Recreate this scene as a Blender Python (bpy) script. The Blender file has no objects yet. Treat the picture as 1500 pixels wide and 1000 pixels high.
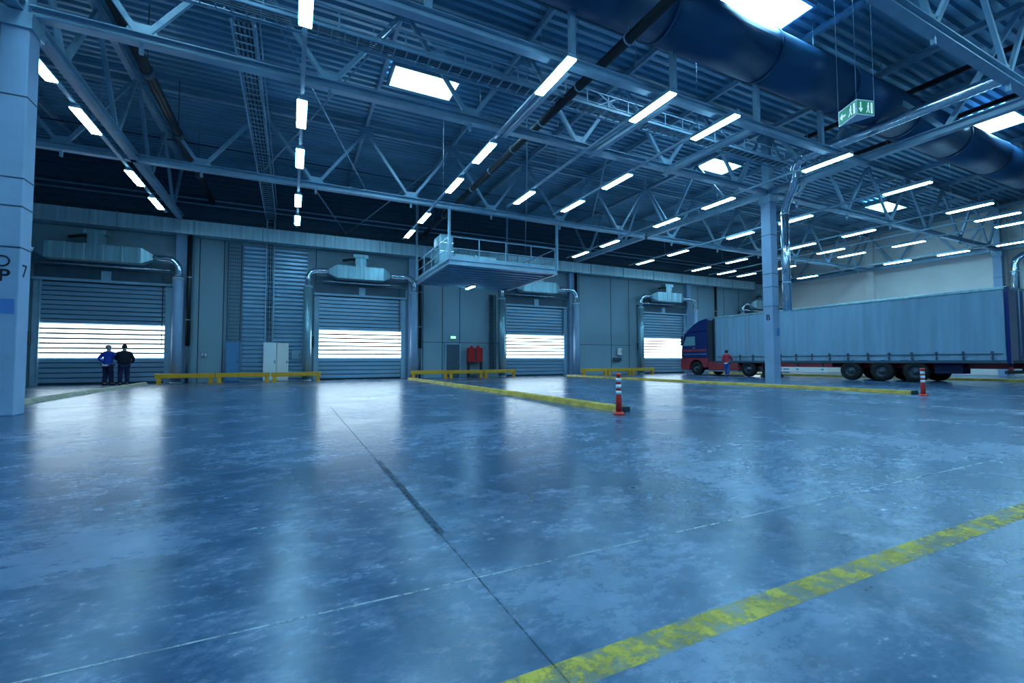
import bpy, bmesh, math, random
from math import sin, cos, pi, radians, sqrt
from mathutils import Vector, Matrix
random.seed(7)
C = bpy.context.scene.collection
sc = bpy.context.scene

# ------------------------------------------------------------------ camera
f_px, yaw, H, pit, roll = 662.9, radians(25.953), 1.061, radians(2.47), radians(-0.189)
fw = Vector((sin(yaw)*cos(pit), cos(yaw)*cos(pit), sin(pit)))
r0 = Vector((cos(yaw), -sin(yaw), 0))
u0 = Vector((-sin(yaw)*sin(pit), -cos(yaw)*sin(pit), cos(pit)))
rt = r0*cos(roll) + u0*sin(roll)
up = -r0*sin(roll) + u0*cos(roll)
cam = bpy.data.cameras.new('camera'); cam.sensor_width = 36; cam.lens = 36*f_px/1500
cam.clip_end = 300; cam.clip_start = 0.05
co = bpy.data.objects.new('camera', cam); C.objects.link(co)
M = Matrix((rt, up, -fw)).transposed().to_4x4(); M.translation = (0, 0, H)
co.matrix_world = M
sc.camera = co
sc.view_settings.view_transform = 'Standard'; sc.view_settings.look = 'None'
sc.view_settings.gamma = 1; sc.view_settings.use_curve_mapping = False
sc.view_settings.exposure = 0.12
try:
    sc.cycles.use_denoising = True; sc.cycles.max_bounces = 8; sc.cycles.diffuse_bounces = 4
    sc.cycles.glossy_bounces = 4; sc.cycles.sample_clamp_indirect = 6
    sc.cycles.use_light_tree = True; sc.cycles.caustics_reflective = False
except Exception: pass
w = bpy.data.worlds.new('world'); sc.world = w; w.use_nodes = True
w.node_tree.nodes['Background'].inputs[0].default_value = (.25, .5, .9, 1)
w.node_tree.nodes['Background'].inputs[1].default_value = .4

# ------------------------------------------------------------------ materials
MATS = {}
def mat(name, col, rough=.5, metal=0., var=0., vscale=3., stretch=(1, 1, 1), bump=0., bscale=20., spec=.5, emit=None, es=0., coat=0., rvar=0.):
    m = bpy.data.materials.new(name); m.use_nodes = True
    nt = m.node_tree; b = nt.nodes['Principled BSDF']
    b.inputs['Base Color'].default_value = (*col, 1); b.inputs['Roughness'].default_value = rough
    b.inputs['Metallic'].default_value = metal; b.inputs['Specular IOR Level'].default_value = spec
    b.inputs['Coat Weight'].default_value = coat
    if emit: b.inputs['Emission Color'].default_value = (*emit, 1); b.inputs['Emission Strength'].default_value = es
    tc = nt.nodes.new('ShaderNodeTexCoord'); mp = nt.nodes.new('ShaderNodeMapping')
    mp.inputs['Scale'].default_value = stretch
    nt.links.new(tc.outputs['Object'], mp.inputs['Vector'])
    n = nt.nodes.new('ShaderNodeTexNoise'); n.inputs['Scale'].default_value = vscale; n.inputs['Detail'].default_value = 5
    nt.links.new(mp.outputs[0], n.inputs['Vector'])
    if var:
        r = nt.nodes.new('ShaderNodeValToRGB')
        r.color_ramp.elements[0].position = .3; r.color_ramp.elements[1].position = .7
        r.color_ramp.elements[0].color = (*[c*(1-var) for c in col], 1)
        r.color_ramp.elements[1].color = (*[min(1, c*(1+var)) for c in col], 1)
        nt.links.new(n.outputs['Fac'], r.inputs['Fac']); nt.links.new(r.outputs['Color'], b.inputs['Base Color'])
    if rvar:
        mr = nt.nodes.new('ShaderNodeMapRange'); mr.inputs['To Min'].default_value = max(.02, rough-rvar); mr.inputs['To Max'].default_value = rough+rvar
        nt.links.new(n.outputs['Fac'], mr.inputs['Value']); nt.links.new(mr.outputs[0], b.inputs['Roughness'])
    if bump:
        n2 = nt.nodes.new('ShaderNodeTexNoise'); n2.inputs['Scale'].default_value = bscale
        nt.links.new(mp.outputs[0], n2.inputs['Vector'])
        bp = nt.nodes.new('ShaderNodeBump'); bp.inputs['Strength'].default_value = bump; bp.inputs['Distance'].default_value = .02
        nt.links.new(n2.outputs['Fac'], bp.inputs['Height']); nt.links.new(bp.outputs[0], b.inputs['Normal'])
    MATS[name] = m
    return m
LB = (.30, .62, 1.0)      # daylight / lamp colour of this cold hall
M_steel = mat('painted_steel', (.31, .48, .60), .42, .0, var=.12, vscale=2, spec=.6)
M_steel_dark = mat('dark_painted_steel', (.05, .09, .13), .5, .0, var=.15, vscale=2)
M_galv = mat('galvanised_sheet', (.62, .78, .84), .38, .6, var=.22, vscale=2.2, stretch=(2.5, 2.5, .15), rvar=.10, bump=.03, bscale=4)
M_galv_soft = mat('galvanised_box_sheet', (.34, .54, .60), .38, .6, var=.22, vscale=2.5, stretch=(3, 3, .15), rvar=.1)
M_pipe = mat('silver_pipe', (.72, .82, .9), .18, .95, var=.1, vscale=4)
M_black = mat('black_pipe', (.012, .014, .018), .45)
M_bigduct = mat('round_duct_sheet', (.02, .09, .20), .45, .2, var=.12, vscale=1.5, stretch=(.3, 1, 1))
M_conc = mat('column_concrete', (.33, .46, .64), .6, var=.1, vscale=1.3, bump=.15, bscale=25)
M_wall = mat('wall_panel', (.27, .38, .44), .5, .0, var=.08, vscale=.6, stretch=(1, 1, .3))
M_wall_r = mat('right_wall_panel', (.95, .86, .80), .6, var=.06, vscale=.5)
M_clad = mat('ribbed_cladding', (.30, .46, .60), .32, .45, var=.1, vscale=1)
M_deck = mat('roof_deck', (.27, .49, .64), .38, .5, var=.2, vscale=.8, stretch=(.4, 1, 1))
M_slat = mat('door_slat', (.32, .47, .60), .38, .45, var=.1, vscale=1.5, stretch=(.3, 1, 3))
M_seam = mat('dark_seam', (.02, .035, .05), .6)
M_upshade = mat('shade_toned_upper_wall', (.035, .085, .13), .5, .1, var=.1)  # dark colour stands in for the shade above the downward-facing lamps
M_white = mat('white_enamel', (.95, .95, .95), .3, var=.03)
M_yellow = mat('yellow_paint', (.95, .40, .02), .45, var=.15, vscale=5, bump=.1)
M_kerb = mat('kerb_yellow', (.70, .42, .06), .6, var=.35, vscale=6, stretch=(1, .6, 1), bump=.3, bscale=20)
M_kerbw = mat('kerb_pale', (.50, .42, .30), .6, var=.25, vscale=4, bump=.3)
M_red = mat('red_plastic', (.85, .045, .03), .35, var=.08)
M_redd = mat('red_enamel', (.55, .008, .012), .35, var=.08)
M_rwhite = mat('reflective_white', (.95, .97, 1), .3)
M_tcurt = mat('trailer_curtain', (.25, .41, .54), .42, .0, var=.12, vscale=1.5, stretch=(1, 1.6, .12), bump=.1, bscale=5)
M_navy = mat('navy_truck_paint', (.006, .022, .16), .22, .1, coat=.5, var=.05)
M_tred = mat('red_truck_paint', (.42, .03, .05), .3, .0, coat=.4, var=.08)
M_rub = mat('tyre_rubber', (.008, .009, .01), .75, bump=.2, bscale=40)
M_rim = mat('wheel_rim_metal', (.09, .11, .14), .4, .6, var=.1)
M_glass = mat('cab_glass', (.20, .42, .48), .06, .0, spec=1.0, coat=1)
M_cab = mat('blue_cabinet', (.10, .26, .48), .45, var=.08)
M_dgrey = mat('dark_grey_door', (.07, .11, .15), .5, var=.1)
M_green = mat('sign_green', (.02, .25, .13), .4, emit=(.02, .5, .25), es=.15)
M_signw = mat('sign_white', (.9, .95, 1), .4, emit=(.7, 1, .95), es=.45)
M_signp = mat('sign_plate', (.9, .9, .9), .3)
M_exitlit = mat('lit_exit_green', (.05, .5, .3), .4, emit=(.35, 1, .6), es=1.4)
M_ink = mat('lettering_ink', (.01, .015, .03), .7)
M_label = mat('blue_label', (.10, .26, .60), .5)
M_win = mat('daylight_pane', (.8, .9, 1), .3, emit=(.66, .88, 1.0), es=5.8)
M_sky = mat('skylight_pane', (.8, .9, 1), .3, emit=(.32, .72, 1.0), es=38.0)
M_lamp = mat('lamp_diffuser', (.9, .95, 1), .3, emit=(.32, .72, 1.0), es=40.0)
M_skin = mat('skin', (.55, .36, .30), .5)
M_hair = mat('grey_hair', (.30, .30, .31), .7); M_hair2 = mat('dark_hair', (.02, .02, .025), .7)
M_bluej = mat('blue_work_cloth', (.03, .08, .55), .8, var=.15, vscale=8)
M_blackj = mat('black_cloth', (.008, .009, .02), .85, var=.2, vscale=8)
M_navyj = mat('dark_navy_cloth', (.015, .02, .07), .85, var=.2, vscale=8)
M_bluet = mat('blue_trouser_cloth', (.03, .09, .32), .8, var=.15, vscale=8)
M_redj = mat('red_work_cloth', (.60, .03, .06), .8, var=.15, vscale=8)

# floor : polished concrete
def floor_mat():
    m = bpy.data.materials.new('polished_concrete'); m.use_nodes = True
    nt = m.node_tree; b = nt.nodes['Principled BSDF']; L = nt.links.new
    def N(t, **k):
        n = nt.nodes.new(t)
        for a, v in k.items(): n.inputs[a].default_value = v
        return n
    tc = N('ShaderNodeTexCoord')
    def noise(scale, st=(1, 1, 1), rot=0, det=8, ro=.6, dist=0):
        mp = N('ShaderNodeMapping'); mp.inputs['Scale'].default_value = st; mp.inputs['Rotation'].default_value = (0, 0, rot)
        L(tc.outputs['Object'], mp.inputs['Vector'])
        n = N('ShaderNodeTexNoise', Scale=scale, Detail=det, Roughness=ro, Distortion=dist); L(mp.outputs[0], n.inputs['Vector']); return n.outputs['Fac']
    def math_(op, a, b_=None):
        n = N('ShaderNodeMath'); n.operation = op
        for i, x in enumerate((a, b_)):
            if x is None: continue
            if isinstance(x, (int, float)): n.inputs[i].default_value = x
            else: L(x, n.inputs[i])
        return n.outputs[0]
    big = noise(.45, det=3, dist=.3); mid = noise(1.8, (1, 1.5, 1), .5, ro=.72); fine = noise(6, (1, 2.6, 1), -.6, ro=.75); fine2 = noise(24, ro=.7)
    s = math_('ADD', math_('MULTIPLY', big, .42), math_('MULTIPLY', mid, .32))
    s = math_('ADD', s, math_('MULTIPLY', fine, .22)); s = math_('ADD', s, math_('MULTIPLY', fine2, .10))
    r = N('ShaderNodeValToRGB'); cr = r.color_ramp
    cr.elements[0].position = .38; cr.elements[0].color = (.008, .040, .085, 1)
    cr.elements[1].position = .70; cr.elements[1].color = (.22, .30, .46, 1)
    e = cr.elements.new(.53); e.color = (.034, .098, .195, 1)
    L(s, r.inputs['Fac'])
    # scratches : thin stretched noise bands
    sc1 = noise(3.0, (.5, 18, 1), .9, det=3); sc2 = noise(3.0, (.5, 22, 1), -.5, det=3)
    def band(x):
        n = N('ShaderNodeMapRange'); n.inputs['From Min'].default_value = .64; n.inputs['From Max'].default_value = .70; L(x, n.inputs['Value']); return n.outputs[0]
    sc_ = math_('MULTIPLY', math_('MAXIMUM', band(sc1), band(sc2)), .18)
    mx = N('ShaderNodeMix'); mx.data_type = 'RGBA'; L(sc_, mx.inputs[0]); L(r.outputs[0], mx.inputs[6]); mx.inputs[7].default_value = (.04, .08, .12, 1)
    sf = N('ShaderNodeMapRange'); sf.inputs['From Min'].default_value = .50; sf.inputs['From Max'].default_value = .72; sf.inputs['To Max'].default_value = .75
    L(noise(2.6, (1, 1.4, 1), -.4, det=12, ro=.78), sf.inputs['Value'])
    m2 = N('ShaderNodeMix'); m2.data_type = 'RGBA'; L(sf.outputs[0], m2.inputs[0]); L(mx.outputs[2], m2.inputs[6]); m2.inputs[7].default_value = (.30, .34, .48, 1)
    df = N('ShaderNodeMapRange'); df.inputs['From Min'].default_value = .52; df.inputs['From Max'].default_value = .72; df.inputs['To Max'].default_value = .8
    L(noise(1.7, (1.6, 1, 1), .8, det=12, ro=.75), df.inputs['Value'])
    m3 = N('ShaderNodeMix'); m3.data_type = 'RGBA'; L(df.outputs[0], m3.inputs[0]); L(m2.outputs[2], m3.inputs[6]); m3.inputs[7].default_value = (.006, .035, .075, 1)
    L(m3.outputs[2], b.inputs['Base Color'])
    ro = N('ShaderNodeMapRange'); ro.inputs['From Min'].default_value = .35; ro.inputs['From Max'].default_value = .7; ro.inputs['To Min'].default_value = .21; ro.inputs['To Max'].default_value = .31
    L(s, ro.inputs['Value']); L(ro.outputs[0], b.inputs['Roughness'])
    b.inputs['Specular IOR Level'].default_value = .75
    
    bp = N('ShaderNodeBump', Strength=.25, Distance=.012); L(math_('ADD', noise(1.3, (1, 1.8, 1), det=3, dist=.8), math_('MULTIPLY', noise(6, (1, 2, 1), det=2), .2)), bp.inputs['Height']); L(bp.outputs[0], b.inputs['Normal']); L(bp.outputs[0], b.inputs['Coat Normal'])
    return m
M_floor = floor_mat()
def worn(name, col, thr):
    m = mat(name, col, .5, var=.3, vscale=8)
    nt = m.node_tree; b = nt.nodes['Principled BSDF']
    tc = nt.nodes.new('ShaderNodeTexCoord')
    n = nt.nodes.new('ShaderNodeTexNoise'); n.inputs['Scale'].default_value = 9; n.inputs['Detail'].default_value = 8; n.inputs['Roughness'].default_value = .75
    nt.links.new(tc.outputs['Object'], n.inputs['Vector'])
    r = nt.nodes.new('ShaderNodeMapRange'); r.inputs['From Min'].default_value = thr; r.inputs['From Max'].default_value = thr+.12
    r.inputs['To Min'].default_value = .14; r.inputs['To Max'].default_value = .68
    nt.links.new(n.outputs['Fac'], r.inputs['Value']); nt.links.new(r.outputs[0], b.inputs['Alpha'])
    return m
M_paint = worn('worn_yellow_marking', (.72, .52, .06), .46)
M_joint = worn('worn_joint_line', (.55, .62, .68), .42)
M_jdark = worn('dark_floor_joint', (.025, .08, .14), .42)

# ------------------------------------------------------------------ mesh helpers
class MB:
    def __init__(s): s.v = []; s.f = []; s.sm = []
    def add(s, vs, fs, smooth=False):
        o = len(s.v); s.v += [tuple(x) for x in vs]; s.f += [tuple(i+o for i in f) for f in fs]; s.sm += [smooth]*len(fs); return s
    def box(s, x0, x1, y0, y1, z0, z1):
        vs = [(x, y, z) for x in (x0, x1) for y in (y0, y1) for z in (z0, z1)]
        return s.add(vs, [(0, 1, 3, 2), (4, 6, 7, 5), (0, 4, 5, 1), (2, 3, 7, 6), (0, 2, 6, 4), (1, 5, 7, 3)])
    def bar(s, a, b, wd, ht, upv=(0, 0, 1)):
        a = Vector(a); b = Vector(b); d = (b-a).normalized(); U = Vector(upv)
        if abs(d.dot(U)) > .98: U = Vector((1, 0, 0))
        S = d.cross(U).normalized(); T = S.cross(d).normalized()
        vs = [p+S*(i*wd/2)+T*(j*ht/2) for p in (a, b) for i, j in ((-1, -1), (1, -1), (1, 1), (-1, 1))]
        return s.add(vs, [(3, 2, 1, 0), (4, 5, 6, 7), (0, 1, 5, 4), (1, 2, 6, 5), (2, 3, 7, 6), (3, 0, 4, 7)])
    def ibar(s, a, b, wd, ht, t=.02):
        a = Vector(a); b = Vector(b); d = (b-a).normalized(); S = d.cross(Vector((0, 0, 1))).normalized(); T = S.cross(d).normalized()
        for o in (ht/2-t/2, -ht/2+t/2): s.bar(a+T*o, b+T*o, wd, t)
        return s.bar(a, b, t, ht-2*t)
    def tube(s, pts, r, n=12, cap=True):
        pts = [Vector(p) for p in pts]; rs = r if isinstance(r, (list, tuple)) else [r]*len(pts)
        vs = []; fs = []; prev = None
        for i, p in enumerate(pts):
            d = (pts[min(i+1, len(pts)-1)]-pts[max(i-1, 0)]).normalized()
            if prev is None:
                U = Vector((0, 0, 1)) if abs(d.z) < .9 else Vector((1, 0, 0))
            else: U = prev
            S = d.cross(U).normalized(); T = S.cross(d).normalized(); prev = T
            vs += [p+(S*cos(2*pi*k/n)+T*sin(2*pi*k/n))*rs[i] for k in range(n)]
        for i in range(len(pts)-1):
            for k in range(n):
                fs.append((i*n+k, i*n+(k+1) % n, (i+1)*n+(k+1) % n, (i+1)*n+k))
        s.add(vs, fs, True)
        if cap:
            o = len(s.v)-len(vs)
            s.f.append(tuple(o+k for k in reversed(range(n)))); s.f.append(tuple(o+(len(pts)-1)*n+k for k in range(n))); s.sm += [False, False]
        return s
    def prism(s, poly, axis, a, b):      # poly 2D in the two other axes (order xyz minus axis)
        def P(p, t): return {'x': (t, p[0], p[1]), 'y': (p[0], t, p[1]), 'z': (p[0], p[1], t)}[axis]
        n = len(poly); vs = [P(p, a) for p in poly]+[P(p, b) for p in poly]
        fs = [tuple(range(n)), tuple(reversed(range(n, 2*n)))]+[(i, n+i, n+(i+1) % n, (i+1) % n) for i in range(n)]
        return s.add(vs, fs)
    def lathe(s, prof, c, axis='z', n=20):
        vs = []; fs = []
        for r, h in prof:
            for k in range(n):
                a = 2*pi*k/n; x, y = r*cos(a), r*sin(a)
                vs.append({'z': (c[0]+x, c[1]+y, c[2]+h), 'x': (c[0]+h, c[1]+x, c[2]+y), 'y': (c[0]+x, c[1]+h, c[2]+y)}[axis])
        for i in range(len(prof)-1):
            for k in range(n): fs.append((i*n+k, i*n+(k+1) % n, (i+1)*n+(k+1) % n, (i+1)*n+k))
        return s.add(vs, fs, True)
    def ellipsoid(s, c, r, n=12, m=8):
        prof = []
        vs = []; fs = []
        for i in range(m+1):
            t = pi*i/m
            for k in range(n):
                a = 2*pi*k/n; vs.append((c[0]+r[0]*sin(t)*cos(a), c[1]+r[1]*sin(t)*sin(a), c[2]+r[2]*cos(t)))
        for i in range(m):
            for k in range(n): fs.append((i*n+k, (i+1)*n+k, (i+1)*n+(k+1) % n, i*n+(k+1) % n))
        return s.add(vs, fs, True)
    def build(s, name, m, parent=None, bevel=0, kind=None):
        me = bpy.data.meshes.new(name); o = bpy.data.objects.new(name, me)
        off = Vector((0, 0, 0))
        if parent is not None: off = WL[parent.name]
        elif s.v:
            xs = [v[0] for v in s.v]; ys = [v[1] for v in s.v]; zs = [v[2] for v in s.v]
            off = Vector(((min(xs)+max(xs))/2, (min(ys)+max(ys))/2, min(zs)))
        me.from_pydata([tuple(Vector(v)-off) for v in s.v], [], s.f)
        me.materials.append(m)
        for p, sm in zip(me.polygons, s.sm): p.use_smooth = sm
        bm = bmesh.new(); bm.from_mesh(me); bmesh.ops.recalc_face_normals(bm, faces=bm.faces); bm.to_mesh(me); bm.free()
        C.objects.link(o)
        if parent is not None: o.parent = parent; WL[o.name] = off
        else: o.location = off; WL[o.name] = off
        if bevel:
            bv = o.modifiers.new('bevel', 'BEVEL'); bv.width = bevel; bv.segments = 2; bv.limit_method = 'ANGLE'
        if kind: o['kind'] = kind
        return o
WL = {}
def thing(name, label, cat, loc=(0, 0, 0), group=None):
    o = bpy.data.objects.new(name, None); C.objects.link(o); o.location = loc; o.empty_display_size = .2
    o['label'] = label; o['category'] = cat; WL[o.name] = Vector(loc)
    if group: o['group'] = group
    return o
def tag(o, label, cat, group=None):
    o['label'] = label; o['category'] = cat
    if group: o['group'] = group
    return o
def struct(o): o['kind'] = 'structure'; return o
def sgrp(name, loc=(0, 0, 0)):
    o = bpy.data.objects.new(name, None); C.objects.link(o); o.location = loc; WL[o.name] = Vector(loc); o['kind'] = 'structure'; return o
def dup(root, loc, label, group=None):
    r = root.copy(); C.objects.link(r); r.location = loc; r['label'] = label; WL[r.name] = Vector(loc)
    if group: r['group'] = group
    for ch in list(root.children):
        c = ch.copy(); C.objects.link(c); c.parent = r
        for g in ch.children:
            d = g.copy(); C.objects.link(d); d.parent = c
    return r
def arc(c, r, a0, a1, plane='xz', n=8):
    out = []
    for i in range(n+1):
        a = radians(a0+(a1-a0)*i/n)
        if plane == 'xz': out.append((c[0]+r*cos(a), c[1], c[2]+r*sin(a)))
        else: out.append((c[0], c[1]+r*cos(a), c[2]+r*sin(a)))
    return out
def text_mesh(name, body, size, m, parent, center, normal, depth=.004, bold=0):
    cu = bpy.data.curves.new(name, 'FONT'); cu.body = body; cu.size = size; cu.extrude = depth; cu.align_x = 'CENTER'; cu.align_y = 'CENTER'; cu.offset = bold
    t = bpy.data.objects.new(name, cu); C.objects.link(t)
    bpy.context.view_layer.update()
    me = bpy.data.meshes.new_from_object(t.evaluated_get(bpy.context.evaluated_depsgraph_get()))
    bpy.data.objects.remove(t)
    o = bpy.data.objects.new(name, me); C.objects.link(o); me.materials.clear(); me.materials.append(m)
    nrm = Vector(normal).normalized(); Z = Vector((0, 0, 1)); X = Z.cross(nrm).normalized()
    R = Matrix((X, Z, nrm)).transposed().to_4x4()
    R.translation = Vector(center)-WL[parent.name]
    o.parent = parent; o.matrix_local = R
    return o

ZB, ZT = 8.31, 11.35       # truss bottom of lower chord, top of upper chord
TY = [-3.3, 4.7, 12.74, 20.4, 28.2]
XL, XC, XR, XLL = -5.2, 18.79, 43.0, -17.2
YW = 28.6

# ------------------------------------------------------------------ shell
struct(MB().box(XLL-.3, XR+.3, -11.3, YW+.3, -.3, 0).build('floor', M_floor))
# roof deck : trapezoidal ribs running along X
d = MB(); y = -11.2; prof = []
while y < YW+.2:
    prof += [(y, 11.56), (y+.13, 11.56), (y+.17, 11.68), (y+.29, 11.68)]; y += .33
n = len(prof); vs = [(XLL, p[0], p[1]) for p in prof]+[(XR, p[0], p[1]) for p in prof]
d.add(vs, [(i, i+1, n+i+1, n+i) for i in range(n-1)])
d.box(XLL-.3, XR+.3, -11.3, YW+.3, 11.75, 11.95)
struct(d.build('ceiling', M_deck))
# back wall with grooves between panels
wb = MB(); wb.box(XLL, XR, YW, YW+.25, 0, 11.7)
xg = XLL
wall_back = struct(wb.build('wall_back', M_wall))
g = MB()
for x in (-4.45, -3.35, 1.2, 7.55, 8.85, 10.05, 12.9, 19.6, 22.6, 24.4, 32.2, 35.5, 37.5):
    g.box(x-.02, x+.02, YW-.012, YW+.01, 0, 7.6)
for x0, x1 in ((7.4, 12.9), (19.4, 24.6)): g.box(x0, x1, YW-.011, YW+.01, 2.28, 2.31)
g.build('panel_joint', M_seam, wall_back)
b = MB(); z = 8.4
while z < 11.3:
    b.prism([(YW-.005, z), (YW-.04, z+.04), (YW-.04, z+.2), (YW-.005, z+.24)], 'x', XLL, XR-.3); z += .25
b.build('shade_toned_cladding', M_upshade, wall_back)  # shade over the wall top is put into this cladding's colour
struct(MB().box(XR, XR+.25, -11.2, YW, 0, 11.7).build('wall_right', M_wall_r))
struct(MB().box(XLL-.25, XLL, -11.2, YW, 0, 11.7).build('wall_left', M_wall))
struct(MB().box(XLL, XR, -11.25, -11, 0, 11.7).build('wall_front', M_wall))
# ribbed cladding bay between door 1 and door 2
cl = MB(); z = .1
while z < 7.4:
    cl.prism([(YW-.02, z), (YW-.07, z+.05), (YW-.07, z+.17), (YW-.02, z+.22)], 'x', -2.45, .75); z += .23
struct(cl.build('trim_1', M_clad))
# wall pilasters
pn = 2
for x in (-17, XL, 6.8, 18.8, 30.8):
    struct(MB().box(x-.24, x+.24, YW-.32, YW, 0, 8.35).build('trim_%d' % pn, M_conc, bevel=.015)); pn += 1
for y in (TY[2], TY[3]):
    struct(MB().box(XR-.35, XR, y-.3, y+.3, 0, 11.3).build('trim_%d' % pn, M_wall_r, bevel=.015)); pn += 1
struct(MB().box(XLL, XR, YW-.08, YW, 8.75, 8.95).box(XLL, XR, YW-.08, YW, 9.9, 10.1).build('trim_%d' % pn, M_steel_dark)); pn += 1
struct(MB().box(XR-.12, XR, -11, YW, 8.6, 8.75).build('trim_%d' % pn, M_steel_dark)); pn += 1

# ------------------------------------------------------------------ doors
CX = [-8.2, 3.76, 15.76, 27.9, 39.9]
def door(i, c):
    W = 2.36; root = sgrp('door_%d' % i, (c, YW-.1, 0)); y = YW-.06
    def slats(z0, z1, m, name, n):
        b = MB(); h = (z1-z0)/n
        for k in range(n):
            a = z0+k*h
            b.prism([(y, a+.012), (y-.035, a+.03), (y-.035, a+h-.03), (y, a+h-.012)], 'x', c-W, c+W)
        return b.build(name, m, root)
    slats(.08, 1.28, M_slat, 'lower_curtain', 5)
    wp = slats(1.28, 2.9, M_win, 'window_band', 7)
    slats(2.9, 4.9, M_slat, 'upper_curtain', 9)
    b = MB().box(c-W, c+W, y+.01, y+.05, .02, 4.95)
    for k in range(1, 7): b.box(c-W, c+W, y-.05, y, 1.28+k*1.62/7-.041, 1.28+k*1.62/7+.041)
    b.build('slat_joint', M_seam, root)
    MB().box(c-W, c+W, y-.04, y+.02, .0, .08).build('bottom_seal', M_seam, root)
    for s in (-1, 1):
        MB().box(c+s*(W+.02)-.02, c+s*(W+.02)+.02, y-.14, y+.04, 0, 5.0).box(c+s*(W+.15)-.12, c+s*(W+.15)+.12, y-.1, y+.04, 0, 5.35).build('guide_rail', M_steel, root, bevel=.005)
    MB().box(c-W-.3, c+W+.3, y-.22, y+.04, 4.93, 5.05).build('lintel', M_steel, root)
    MB().box(c-W-.25, c+W+.25, y-.12, y+.04, 5.05, 5.6).build('roller_housing', M_steel_dark, root)
    MB().box(c-.18, c+.18, y-.2, y+.0, 5.05, 5.5).build('bracket', M_steel, root)
    MB().tube([(c-W-.2, y-.35, 5.72), (c+W+.2, y-.35, 5.72)], .055).build('roller_shaft', M_pipe, root)
    MB().box(c-W-.42, c-W-.26, y-.3, y-.12, 1.9, 2.5).build('control_box', M_seam, root)
    MB().tube([(c+W-.12, y-.12, 1.9), (c+W-.12, y-.12, 5.5)], .018, 6).build('chain', M_seam, root)
for i, c in enumerate(CX): door(i+1, c)

# ------------------------------------------------------------------ air curtains over doors
ords = ['leftmost', 'second', 'middle', 'fourth', 'rightmost']
names_d = ['the loading door behind the two men', 'the loading door left of the gallery', 'the loading door right of the gallery', 'the loading door nearest the truck cab', 'the loading door hidden behind the parked trailer']
def air_curtain(i, c):
    Y = 27.75
    half = 1.75 if i == 0 else 1.3; cc = c-.2 if i else c-.2
    t = thing('air_curtain', 'air curtain with silver bends and tubes around %s' % names_d[i], 'air curtain', (c, Y, 0))
    MB().box(cc-half, cc+half, Y-.35, Y+.35, 5.85, 6.6).build('plenum_box', M_galv_soft, t, bevel=.01)
    for k in range(1, 5):
        x = cc-half+2*half*k/5; MB().box(x-.012, x+.012, Y-.37, Y-.34, 5.83, 6.62).build('flange', M_galv, t)
    for s in (-1, 1):
        x0 = cc+s*half; x1 = cc+s*(half+.42)
        vs = [(x0, Y-.35, 5.85), (x0, Y+.35, 5.85), (x0, Y+.35, 6.6), (x0, Y-.35, 6.6), (x1, Y-.13, 6.1), (x1, Y+.13, 6.1), (x1, Y+.13, 6.36), (x1, Y-.13, 6.36)]
        MB().add(vs, [(0, 1, 2, 3), (7, 6, 5, 4), (0, 4, 5, 1), (1, 5, 6, 2), (2, 6, 7, 3), (3, 7, 4, 0)]).build('reducer', M_galv_soft, t)
        X = c+s*3.0; r = .5; zc = 6.23-r
        pts = [(x1-s*.03, Y, 6.23), (X-s*r, Y, 6.23)]
        pts += [(X-s*r+s*r*sin(a), Y, zc+r*cos(a)) for a in [radians(q) for q in (12, 25, 40, 55, 70, 80, 90)]]
        pts += [(X, Y, 5.3)]
        MB().tube(pts, .15, 14).build('bent_pipe', M_pipe, t)
        tt = MB().tube([(X, Y, .0), (X, Y, 5.28)], .225, 18)
        tube = tt.build('discharge_tube', M_galv_soft if s < 0 else M_conc, t)
        MB().tube([(X, Y, 5.22), (X, Y, 5.32)], .245, 18).build('collar', M_galv, tube)
        MB().tube([(X, Y, 0), (X, Y, .06)], .25, 18).build('foot_ring', M_galv, tube)
    MB().box(cc-.3, cc+.3, Y-.25, Y+.2, 6.6, 7.25).box(cc-.42, cc+.42, Y-.3, Y+.25, 7.1, 7.3).build('riser', M_galv_soft, t)
    MB().tube([(cc-1.0, Y-.1, 6.9), (cc-.5, Y-.1, 7.02), (cc, Y-.1, 6.95)], .07, 8).build('flexible_hose', M_black, t)
for i, c in enumerate(CX): air_curtain(i, c)

# long rectangular duct on the back wall
t = thing('wall_duct', 'long rectangular galvanised duct running along the back wall above the doors', 'duct', (9, 28, 7.62))
x = XLL+.2; k = 0
while x < 36.5:
    L_ = 3.1
    MB().box(x, x+L_-.03, 27.82, 28.5, 7.62, 8.34).build('duct_section', M_galv, t)
    f = MB().box(x+L_-.05, x+L_+.02, 27.79, 28.53, 7.59, 8.37); f.build('flange', M_galv_soft, t)
    x += L_; k += 1

# black downpipes
for x, lab in ((-4.82, 'thin black downpipe beside the leftmost loading door'), (7.25, 'thin black downpipe under the left end of the gallery'), (19.04, 'thin black downpipe right of the middle loading door'), (33.9, 'thin black downpipe on the back wall above the truck cab')):
    t = thing('downpipe', lab, 'pipe', (x, 28.1, 0))
    MB().tube([(x, 28.15, 1.9), (x, 28.15, 7.6)], .11, 10).build('upper_pipe', M_black, t)
    MB().tube([(x, 28.15, 0), (x, 28.15, 1.95)], .075, 10).build('lower_pipe', M_steel_dark, t)
    for z in (3.2, 5.4): MB().tube([(x, 28.15, z), (x, 28.15, z+.05)], .13, 10).build('pipe_clamp', M_steel, t)

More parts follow.
